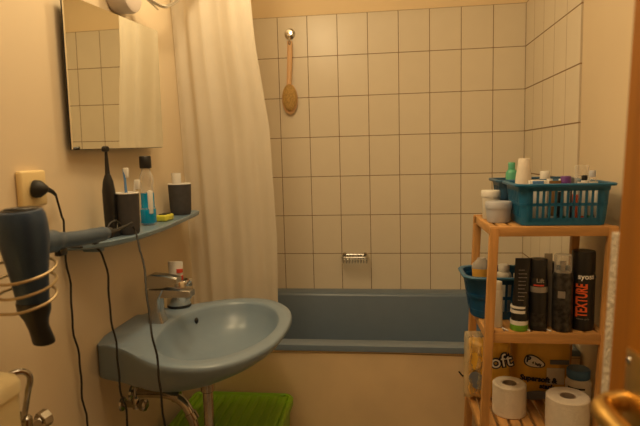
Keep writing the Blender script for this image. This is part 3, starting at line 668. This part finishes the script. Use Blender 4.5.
# ------------------------------------------------------------------ contents of top basket
zb = Z1+.007
def bottle(name, x, y, r, h, m, cm, label, cat='bottle', capr=.6, caph=.022, z=None, sy=1., lean=(0,0), group=None, shoulder=.012):
    z = zb if z is None else z
    t = thing(name, (x,y,z), label, cat, group)
    fn = lambda v: Vector((v.x+lean[0]*(v.z-z), v.y+lean[1]*(v.z-z), v.z))
    bm = bmesh.new(); lathe(bm, x, y, [(r*.9,z),(r,z+.004),(r,z+h-caph-shoulder),(r*(capr+1)/2,z+h-caph-shoulder*.35),(r*capr*.9,z+h-caph)], 24, sy=sy, fn=fn); link('bottle_body', bm, m, t)
    bm = bmesh.new(); lathe(bm, x, y, [(r*capr,z+h-caph),(r*capr,z+h-.002),(r*capr*.9,z+h),(0,z+h)], 20, sy=sy, cap1=False, fn=fn); link('cap', bm, cm, t)
    return t
def sqtube(x, y, w, h, m, cm, label, lean=(0,0), z=None, up=True, cat='tube', d=.010):
    """cosmetic tube: round cap at one end, flat crimp at other"""
    z = zb if z is None else z
    t = thing('cosmetic_tube', (x,y,z), label, cat)
    fn = lambda p: Vector((p.x+lean[0]*(p.z-z), p.y+lean[1]*(p.z-z), p.z))
    bm = bmesh.new(); loft(bm, [[fn(p) for p in ovc(x,y,zz,a,b_)] for zz, a, b_ in ((z+.018,w*.42,w*.42),(z+.022,w*.47,w*.45),(z+h*.6,w*.5,d),(z+h-.004,w*.54,.0016),(z+h,w*.54,.0014))]); link('tube_body', bm, m, t)
    bm = bmesh.new(); loft(bm, [[fn(p) for p in ovc(x,y,zz,a,a)] for zz, a in ((z,w*.40),(z+.002,w*.43),(z+.018,w*.40))]); link('cap', bm, cm, t)
    return t
# big white cone tube
t = thing('cosmetic_tube', (-.262,-1.06,zb), 'tall white tube with tapering body rising at left of the teal basket', 'tube')
bm = bmesh.new(); lathe(bm, -.262,-1.075, [(.023,zb),(.023,zb+.10),(.022,zb+.125),(.0185,zb+.15),(.0165,zb+.177),(.015,zb+.179),(.0,zb+.179)], 24, cap1=False, fn=lambda v: Vector((v.x+(v.z-zb)*.03, v.y, v.z))); link('tube_body', bm, 'paper', t)
bottle('pump_bottle', -.262,-.935,.018,.165,'tealp','tealp','mint green bottle standing in the rear blue basket')
bottle('cream_pot', -.225,-.94,.024,.14,'white','white','white round bottle standing in the rear blue basket beside the green one', capr=.8)
bottle('lotion_bottle', -.16,-.94,.022,.135,'offwhite','white','off-white lotion bottle in the rear blue basket near its middle', capr=.7)
t = thing('medicine_box', (-.235,-1.145,zb), 'small blue and white box with printed side at left of the teal basket', 'box')
bm = bmesh.new(); box(bm, -.262,-.215,-1.165,-1.145,zb,zb+.118,.0015); link('box_body', bm, 'whitep', t)
bm = bmesh.new(); box(bm, -.255,-.225,-1.1665,-1.1645,zb+.102,zb+.117,.0005); link('blue_print', bm, 'bluep', t)
sqtube(-.197,-1.155,.030,.116,'brownp','white','brown tube with white cap in the teal basket beside the blue-white box',lean=(.05,0))
bottle('nail_polish', -.160,-1.145,.012,.128,'white','purple','small white bottle with wide purple cap in the teal basket', capr=1.15, caph=.03)
bottle('perfume_bottle', -.142,-1.125,.013,.122,'greyblue','greyblue','small slate blue bottle right of the purple one in the teal basket', capr=.9, caph=.02)
sqtube(-.246,-1.120,.026,.108,'white','white','white tube at left front inside the teal basket', lean=(.0,0))
sqtube(-.212,-1.125,.024,.105,'white','black','white tube with black cap behind the brown tube')
sqtube(-.118,-1.165,.022,.112,'white','orangep','white tube with orange cap pressed against the basket front', lean=(-.05,0))
bottle('mascara', -.182,-1.172,.0065,.108,'black','silver','thin black mascara standing behind the basket slots', 'cosmetic', capr=1., shoulder=.002)
bottle('lipstick', -.142,-1.168,.007,.10,'orangep','white','slim orange lipstick behind the basket slots', 'cosmetic', capr=1., shoulder=.002)
sqtube(-.098,-1.155,.022,.112,'offwhite','tealp','off-white tube with mint cap toward the right of the teal basket', lean=(.08,0))
bottle('roll_on_stick', -.102,-1.120,.010,.128,'white','black','slim white stick with small black cap in the teal basket', 'cosmetic', capr=.8, caph=.014)
sqtube(-.228,-1.070,.030,.116,'offwhite','white','wide off-white tube standing at the back of the teal basket')
bottle('hair_oil_bottle', -.187,-1.085,.014,.118,'white','white','small white bottle at the back middle of the teal basket')
bottle('talc_bottle', -.15,-1.075,.014,.116,'offwhite','white','small cream coloured bottle behind the slate blue one')
sqtube(-.272,-1.165,.020,.104,'white','bluep','white tube with blue cap in the front left corner of the teal basket')
sqtube(-.166,-1.172,.016,.100,'whitep','tealp','narrow white tube with mint cap squeezed against the middle of the basket front')
sqtube(-.084,-1.172,.018,.100,'white','white','narrow white tube in the front right corner of the teal basket')
t = bottle('spray_bottle', -.094,-1.075,.0225,.155,'clear','clear','clear bottle with grey cap at the right end of the teal basket', capr=.85, caph=.03)
bottle('perfume_bottle', -.088,-1.140,.013,.142,'clear','greyplastic','small clear bottle with grey stopper in front of the larger clear bottle', capr=.7, caph=.018)

# ------------------------------------------------------------------ middle shelf
zm = .7835
def can(x, y, r, h, m, label, cap_h, cap_m, cap_r=1., name='spray_can', capname='cap', dome=.012):
    t = thing(name, (x,y,zm), label, 'spray can')
    bm = bmesh.new(); zz = zm+h-cap_h
    lathe(bm, x, y, [(r*.93,zm),(r*.99,zm+.003),(r,zm+.008),(r,zz-dome),(r*.93,zz-dome*.4),(r*min(cap_r,.9),zz),(0,zz)], 36, cap1=False); link('can_body', bm, m, t)
    bm = bmesh.new(); rc = r*cap_r
    lathe(bm, x, y, [(rc,zz-.0015),(rc,zz+cap_h-.004),(rc*.94,zz+cap_h),(0,zz+cap_h)], 32, cap1=False); link(capname, bm, cap_m, t)
    return t
def on_cyl(cx, cy, r, az, vert=False):
    """map text plane (x,y) onto cylinder facing direction az (angle of outward dir)"""
    def f(v, c=(0,0)):
        u, w = (v.x, v.y) if not vert else (-v.y, v.x)
        a = az+u/r; rr = r+.0004+v.z
        return Vector((cx+rr*math.cos(a), cy+rr*math.sin(a), w))
    return f
FA = -PI/2-.28   # outward direction facing the camera from the rack
def wrap_text(txt, size, cx, cy, r, z, mat_, parent, vert=False, daz=0., bold=0., name='lettering', wid=1.):
    f = on_cyl(cx, cy, r, FA+daz, vert)
    bm = text_bm(txt, size, lambda v: Vector((v.x*wid, v.y, v.z)), .0003, bold)
    for k in range(-30, 31):
        bmesh.ops.bisect_plane(bm, geom=bm.verts[:]+bm.edges[:]+bm.faces[:], plane_co=(0,k*.002,0) if vert else (k*.002,0,0), plane_no=(0,1,0) if vert else (1,0,0))
    for v in bm.verts: v.co = f(v.co)+Vector((0,0,z))
    link(name, bm, mat_, parent, smooth=False)
def band(cx, cy, r, z0, z1, m, parent, name='band', a0=None, a1=None):
    bm = bmesh.new()
    if a0 is None: lathe(bm, cx, cy, [(r,z0),(r+.0005,z0),(r+.0005,z1),(r,z1)], 36, cap0=False, cap1=False)
    else:
        n = 12; R_ = []
        for zz, rr in ((z0,r+.0005),(z1,r+.0005)): R_.append([Vector((cx+rr*math.cos(FA+a0+(a1-a0)*k/n), cy+rr*math.sin(FA+a0+(a1-a0)*k/n), zz)) for k in range(n+1)])
        loft(bm, R_, False, False, closed=False)
    link(name, bm, m, parent)
# texture can
cx, cy = -.109,-1.152
t = can(cx, cy, .0315, .226, 'black', 'tall black hairspray can with orange TEXTURE lettering, rightmost on the middle shelf', .058, 'black', .98)
wrap_text('TEXTURE', .042, cx, cy, .0315, zm+.088, 'orangep', t, vert=True, daz=-.10, bold=.0011, wid=.54)
wrap_text('syoss', .021, cx, cy, .0315, zm+.156, 'whitep', t, daz=.24, bold=.0005)
wrap_text('volume spray', .0065, cx, cy, .0315, zm+.035, 'silver', t, daz=0)
# glass cap can
cx, cy = -.170,-1.170
t = can(cx, cy, .0275, .218, 'cangrey', 'dark grey spray can with clear cap beside the TEXTURE can', .050, 'clear', .86)
bm = bmesh.new(); lathe(bm, cx, cy, [(.006,zm+.165),(.006,zm+.185),(.009,zm+.187),(.009,zm+.198),(0,zm+.199)], 16, cap1=False); link('spray_head', bm, 'silver', t)
band(cx, cy, .0275, zm+.098, zm+.118, 'silver', t, 'small_label', -.45, .25)
# second black can
cx, cy = -.234,-1.165
t = can(cx, cy, .0255, .205, 'black', 'black spray can with silver band and red text between the tube and the clear-capped can', .052, 'black', .92)
band(cx, cy, .0255, zm+.112, zm+.128, 'silver', t, 'silver_band'); band(cx, cy, .0255, zm+.014, zm+.05, 'cangrey', t, 'grey_pattern')
wrap_text('Lift', .016, cx, cy, .0255, zm+.146, 'silver', t, daz=.2, bold=.0003)
band(cx, cy, .0256, zm+.131, zm+.135, 'redp', t, 'red_line', -.5, .6)
# black tube with lime cap
cx, cy = -.288,-1.172
t = thing('hair_gel_tube', (cx,cy,zm), 'tall black flat tube standing on its white and lime green base', 'tube')
bm = bmesh.new(); lathe(bm, cx, cy, [(.0235,zm),(.0245,zm+.002),(.0245,zm+.018)], 28); link('lime_cap', bm, 'greencap', t)
bm = bmesh.new(); lathe(bm, cx, cy, [(.0245,zm+.018),(.0245,zm+.030)], 28); lathe(bm, cx, cy, [(.0242,zm+.052),(.0242,zm+.060)], 28); lathe(bm, cx, cy, [(.0240,zm+.066),(.0240,zm+.072)], 28); link('white_band', bm, 'whitep', t)
bm = bmesh.new(); fn = lambda p: Vector((p.x+(p.z-zm)*.05, p.y, p.z))
loft(bm, [[fn(p) for p in ovc(cx,cy,zz,a,b_)] for zz, a, b_ in ((zm+.0295,.0240,.024),(zm+.075,.0236,.022),(zm+.12,.0225,.014),(zm+.200,.0225,.003),(zm+.208,.0225,.0025))]); link('tube_body', bm, 'black', t)
for k in range(9):
    bm = bmesh.new(); z_ = zm+.090+k*.0105; w_ = random.uniform(.006,.012); yy = cy-.0195+k*.0017; box(bm, cx-.012, cx-.012+w_*2, yy-.0012, yy+.004, z_, z_+.0012, fn=fn); link('text_line', bm, 'silver', t)
# white bottle
bottle('deodorant_stick', -.345,-1.150,.0155,.135,'white','white','slim white bottle with dark print between the left posts of the middle shelf', z=zm, capr=.9)
# orange soap refill in dark blue basket
t = thing('soap_refill_bottle', (-.378,-1.02,Z2+.008), 'clear bottle of orange liquid soap in the dark blue basket', 'bottle')
cx, cy, z = -.371,-1.035,Z2+.008
bm = bmesh.new(); loft(bm, [ovc(cx,cy,z,.022,.018), ovc(cx,cy,z+.14,.029,.022), ovc(cx,cy,z+.142,.0295,.0225)]); link('liquid', bm, 'liquid_o', t)
bm = bmesh.new(); loft(bm, [ovc(cx,cy,z+.142,.030,.0228), ovc(cx,cy,z+.155,.028,.020), ovc(cx,cy,z+.168,.015,.014), ovc(cx,cy,z+.174,.012,.012)]); link('bottle_top', bm, 'clear2', t)
# contents in dark basket
zk = Z2+.008
bottle('shampoo_bottle', -.30,-1.02,.024,.15,'offwhite','white','pale shampoo bottle in the dark blue basket behind the black tube', z=zk, capr=.7)
bottle('shower_gel_bottle', -.235,-1.03,.026,.145,'black','black','black shower gel bottle in the dark blue basket behind the cans', z=zk, capr=.7)
bottle('conditioner_bottle', -.17,-1.05,.024,.165,'cangrey','black','dark conditioner bottle in the basket behind the clear-capped can', z=zk, capr=.7)
t = thing('plastic_comb', (-.198,-1.125,zm), 'smoky clear packet standing between the spray cans', 'packet')
bm = bmesh.new(); box(bm, -.212,-.190,-1.1405,-1.1385,zm,zm+.215,.0); link('packet_body', bm, 'clear2', t)
t.name = 'clear_packet'
for x in (-.322,-.262,-.205):
    bm = bmesh.new(); tube(bm, [(x,-1.192,zm+.0022),(x-.012,-1.170,zm+.0022)], .0022, 6)
    tag(link('cotton_swab', bm, 'whitep'), 'small white cotton swab lying between the bottles on the middle shelf', 'cotton swab', 'cotton swabs on the middle shelf')

# ------------------------------------------------------------------ bottom shelf
z3 = .4835
def roll(x, y, r, h, label):
    t = thing('toilet_roll', (x,y,z3), label, 'toilet roll')
    bm = bmesh.new(); lathe(bm, x, y, [(.021,z3+.002),(r-.003,z3),(r,z3+.003),(r+.0006,z3+h*.5),(r,z3+h-.004),(r-.004,z3+h),(.026,z3+h),(.0215,z3+h-.004),(.0205,z3+.004)], 48, cap0=False, cap1=False); link('paper_roll', bm, 'paper', t)
    bm = bmesh.new(); lathe(bm, x, y, [(.0212,z3+.003),(.0208,z3+h-.002),(.0195,z3+h-.002),(.0195,z3+.003),(.0212,z3+.003)], 28, cap0=False, cap1=False); link('cardboard_core', bm, 'core', t)
roll(-.291,-1.075,.050,.098,'white toilet roll standing by the left post on the bottom shelf')
roll(-.147,-1.165,.0595,.103,'larger white toilet roll standing at the front right of the bottom shelf')
def pillow(x0, x1, y0, y1, z0, z1, nx=18, nz_=16, lob=2, amp=.010, jit=.0015):
    bm = bmesh.new(); F_ = []; B_ = []
    for j in range(nz_+1):
        w = j/nz_; A = []; B = []
        for i in range(nx+1):
            u = i/nx; e = (max(0, 1-abs(2*u-1)**6))**.5*(max(0, 1-abs(2*w-1)**6))**.5
            d = (y1-y0)/2*e-amp*abs(math.cos(u*PI*lob))*e+random.uniform(-jit,jit)*e
            x = x0+(x1-x0)*u+random.uniform(-.001,.001); z = z0+(z1-z0)*w; ym = (y0+y1)/2
            A.append(bm.verts.new((x, ym-d, z))); B.append(bm.verts.new((x, ym+d, z)) if 0 < i < nx and 0 < j < nz_ else A[-1])
        F_.append(A); B_.append(B)
    for G in (F_, B_):
        for j in range(nz_):
            for i in range(nx):
                q = [G[j][i], G[j][i+1], G[j+1][i+1], G[j+1][i]]
                try: bm.faces.new(q)
                except ValueError: pass
    return bm
t = thing('toilet_paper_pack', (-.16,-.95,z3), 'large yellow toilet paper pack lettered Supersoft at the back of the bottom shelf', 'paper pack')
link('wrap', pillow(-.262,-.075,-1.0,-.912,z3,.700), 'yellowpack', t, angle=180)
def flat_text(txt, size, x, z, y, m, parent, bold=0., rot=0., name='lettering'):
    c, s = math.cos(rot), math.sin(rot)
    bm = text_bm(txt, size, lambda v: Vector((x+v.x*c-v.y*s, y-v.z, z+v.x*s+v.y*c)), .0006, bold); link(name, bm, m, parent, smooth=False)
def blob(cx, cz, a, b_, y, m, parent, name, rot=0., th=.001, lobes=0):
    bm = bmesh.new(); n = 32; R_ = []
    for yy in (y, y+th):
        R_.append([Vector((cx+math.cos(rot)*a*math.cos(q)*(1+.10*math.cos(lobes*q))-math.sin(rot)*b_*math.sin(q), yy, cz+math.sin(rot)*a*math.cos(q)+math.cos(rot)*b_*math.sin(q)*(1+.10*math.cos(lobes*q)))) for q in [2*PI*k/n for k in range(n)]])
    loft(bm, R_); link(name, bm, m, parent, smooth=False)
YP = -1.0035
blob(-.200,.620,.034,.020,YP+.0015,'darkblue',t,'emblem_border',-.35,lobes=3)
blob(-.200,.620,.030,.0165,YP,'whitep',t,'emblem',-.35,lobes=3)
flat_text('P', .026, -.217, .628, YP-.0008, 'darkblue', t, .0012, -.1); flat_text('4 lagig', .012, -.192, .614, YP-.0008, 'darkblue', t, .0003, -.25)
bm = bmesh.new(); box(bm, -.150,-.092,YP-.001,YP+.004,.613,.627,.0006); link('print_stripe', bm, 'greyblue', t)
bm = bmesh.new(); box(bm, -.160,-.105,YP+.001,YP+.006,.545,.600,.002); link('clear_window', bm, 'paper', t)
flat_text('Supersoft &', .024, -.186, .563, YP-.001, 'darkblue', t, .0012, -.10); flat_text('stark', .022, -.160, .538, YP-.001, 'darkblue', t, .0012, -.12)
blob(-.19,.508,.040,.014,YP,'greyblue',t,'blue_swoosh',.05)
t = thing('toilet_paper_pack', (-.35,-1.0,z3), 'yellow and clear wrapped toilet paper pack jutting out left of the rack', 'paper pack')
link('wrap', pillow(-.404,-.267,-1.022,-.934,z3+.002,.690,18,18,1.5,.014,.003), 'yellowpack', t, angle=180)
link('clear_wrap', pillow(-.416,-.345,-1.030,-.936,z3+.004,.712,14,22,2.5,.016,.008), 'wrapclear', t, angle=180)
flat_text('oft', .060, -.306, .628, -1.0245, 'darkblue', t, .0045, .18, 'lettering_outline'); flat_text('oft', .060, -.306, .628, -1.026, 'whitep', t, .0, .18)
blob(-.380,.560,.022,.030,-1.022,'greyblue',t,'print_patch',.6)
blob(-.385,.625,.018,.026,-1.022,'yellowpack',t,'yellow_print',.1)
# jar with blue lid
t = thing('cleaning_jar', (-.072,-1.03,z3), 'white plastic jar with blue lid beside the rear post on the bottom shelf', 'jar')
cx, cy = -.100,-1.060
cx, cy = -.080,-1.050
bm = bmesh.new(); lathe(bm, cx, cy, [(.034,z3),(.037,z3+.004),(.037,z3+.095),(.032,z3+.108),(.028,z3+.112)], 32); link('jar_body', bm, 'white', t)
bm = bmesh.new(); lathe(bm, cx, cy, [(.033,z3+.110),(.034,z3+.112),(.034,z3+.134),(.031,z3+.138),(0,z3+.138)], 28, cap1=False); link('lid', bm, 'lidblue', t)
band(cx, cy, .037, z3+.082, z3+.088, 'black', t, 'dark_stripe', -.9, .5)

# ------------------------------------------------------------------ door, handle, towel
dsl = lambda v: Vector((v.x+(v.z-1.1)*.030, v.y, v.z))
bm = bmesh.new(); box(bm, -.4155,-.3755,-2.96,-2.130,.008,2.01,.003,fn=dsl)
d = struct(link('door_1', bm, 'door', origin=(-.385,-2.54,0), angle=30))
bm = bmesh.new(); box(bm, -.419,-.415,-2.228,-2.176,.865,1.100,.0015,fn=dsl); link('handle_plate', bm, 'brass', d)
for z in (1.088,.878):
    bm = bmesh.new(); lathe_axis(bm, (-.419+(z-1.1)*.03,-2.184,z), (-1,0,0), [(.0045,0),(.004,.0015),(0,.002)], 12, cap1=False); link('screw', bm, 'oldchrome', d)
bm = bmesh.new(); tube(bm, smooth_path([(-.415,-2.180,1.045),(-.428,-2.180,1.044),(-.441,-2.184,1.043),(-.449,-2.200,1.043),(-.449,-2.23,1.042),(-.446,-2.29,1.042)], 6), [.0105,.010,.0095,.0105,.011,.0115], 16, sy=1.0); link('door_handle', bm, 'brass', d)
# towel hanging on the far side of the door
bm = bmesh.new(); NV = 30; NU = 14; R_ = []
for j in range(NV+1):
    z = 1.19-(1.19-.55)*j/NV; row = []
    for i in range(NU+1):
        u = i/NU; y = -2.10+u*.14-.02*(1-j/NV)*u
        x = -.3735+.002*math.sin(u*9+z*4)+u*.004-.010*(j/NV)
        y += .0
        row.append(Vector((x, y-.02, z)))
    for i in range(NU, -1, -1):
        p = row[i]; row.append(Vector((p.x+.014, p.y, p.z)))
    R_.append(row)
bm = bmesh.new(); loft(bm, R_)
tag(link('hanging_towel', bm, 'towel', angle=60), 'white terry towel hanging between the door and the wooden rack', 'towel')

# ------------------------------------------------------------------ lights
def point(name, loc, e, col, r=.03):
    l = bpy.data.lights.new(name, 'POINT'); l.energy = e; l.color = col; l.shadow_soft_size = r
    o = bpy.data.objects.new(name, l); o.location = loc; COL.objects.link(o); return o
WARM = (1., .755, .42)
point('spot_light', (-1.12,-1.10,2.12), 9, WARM, .06)
point('spot_light', (-1.1,-1.55,2.12), 8, WARM, .06)
l = bpy.data.lights.new('ceiling_fill', 'AREA'); l.energy = 7; l.color = (1.,.74,.42); l.size = .5  # weak area fill added under the ceiling, no actual fixture there
o = bpy.data.objects.new('ceiling_fill', l); o.location = (-.75,-2.0,2.38); COL.objects.link(o)
w = bpy.data.worlds.new('World'); S.world = w; w.use_nodes = True
w.node_tree.nodes['Background'].inputs[0].default_value = (1,.75,.5,1); w.node_tree.nodes['Background'].inputs[1].default_value = .1

# ------------------------------------------------------------------ camera
cam = bpy.data.cameras.new('Camera'); co = bpy.data.objects.new('Camera', cam); COL.objects.link(co)
cam.sensor_width = 36; cam.lens = 536.93/640*36; cam.clip_start = .02
yaw, pitch, rol = .129141609, .109796262, -.026484788
f = Vector((-math.sin(yaw)*math.cos(pitch), math.cos(yaw)*math.cos(pitch), -math.sin(pitch)))
r = Vector((math.cos(yaw), math.sin(yaw), 0)); u = r.cross(f)
r2 = r*math.cos(rol)+u*math.sin(rol); u2 = -r*math.sin(rol)+u*math.cos(rol)
mw = Matrix((( r2.x,u2.x,-f.x,-.65424),( r2.y,u2.y,-f.y,-2.73277),( r2.z,u2.z,-f.z,1.30091),(0,0,0,1)))
co.matrix_world = mw
cam.dof.use_dof = True; cam.dof.focus_distance = 1.9; cam.dof.aperture_fstop = 5.
S.camera = co
S.view_settings.view_transform = 'Standard'
S.view_settings.exposure = 0.
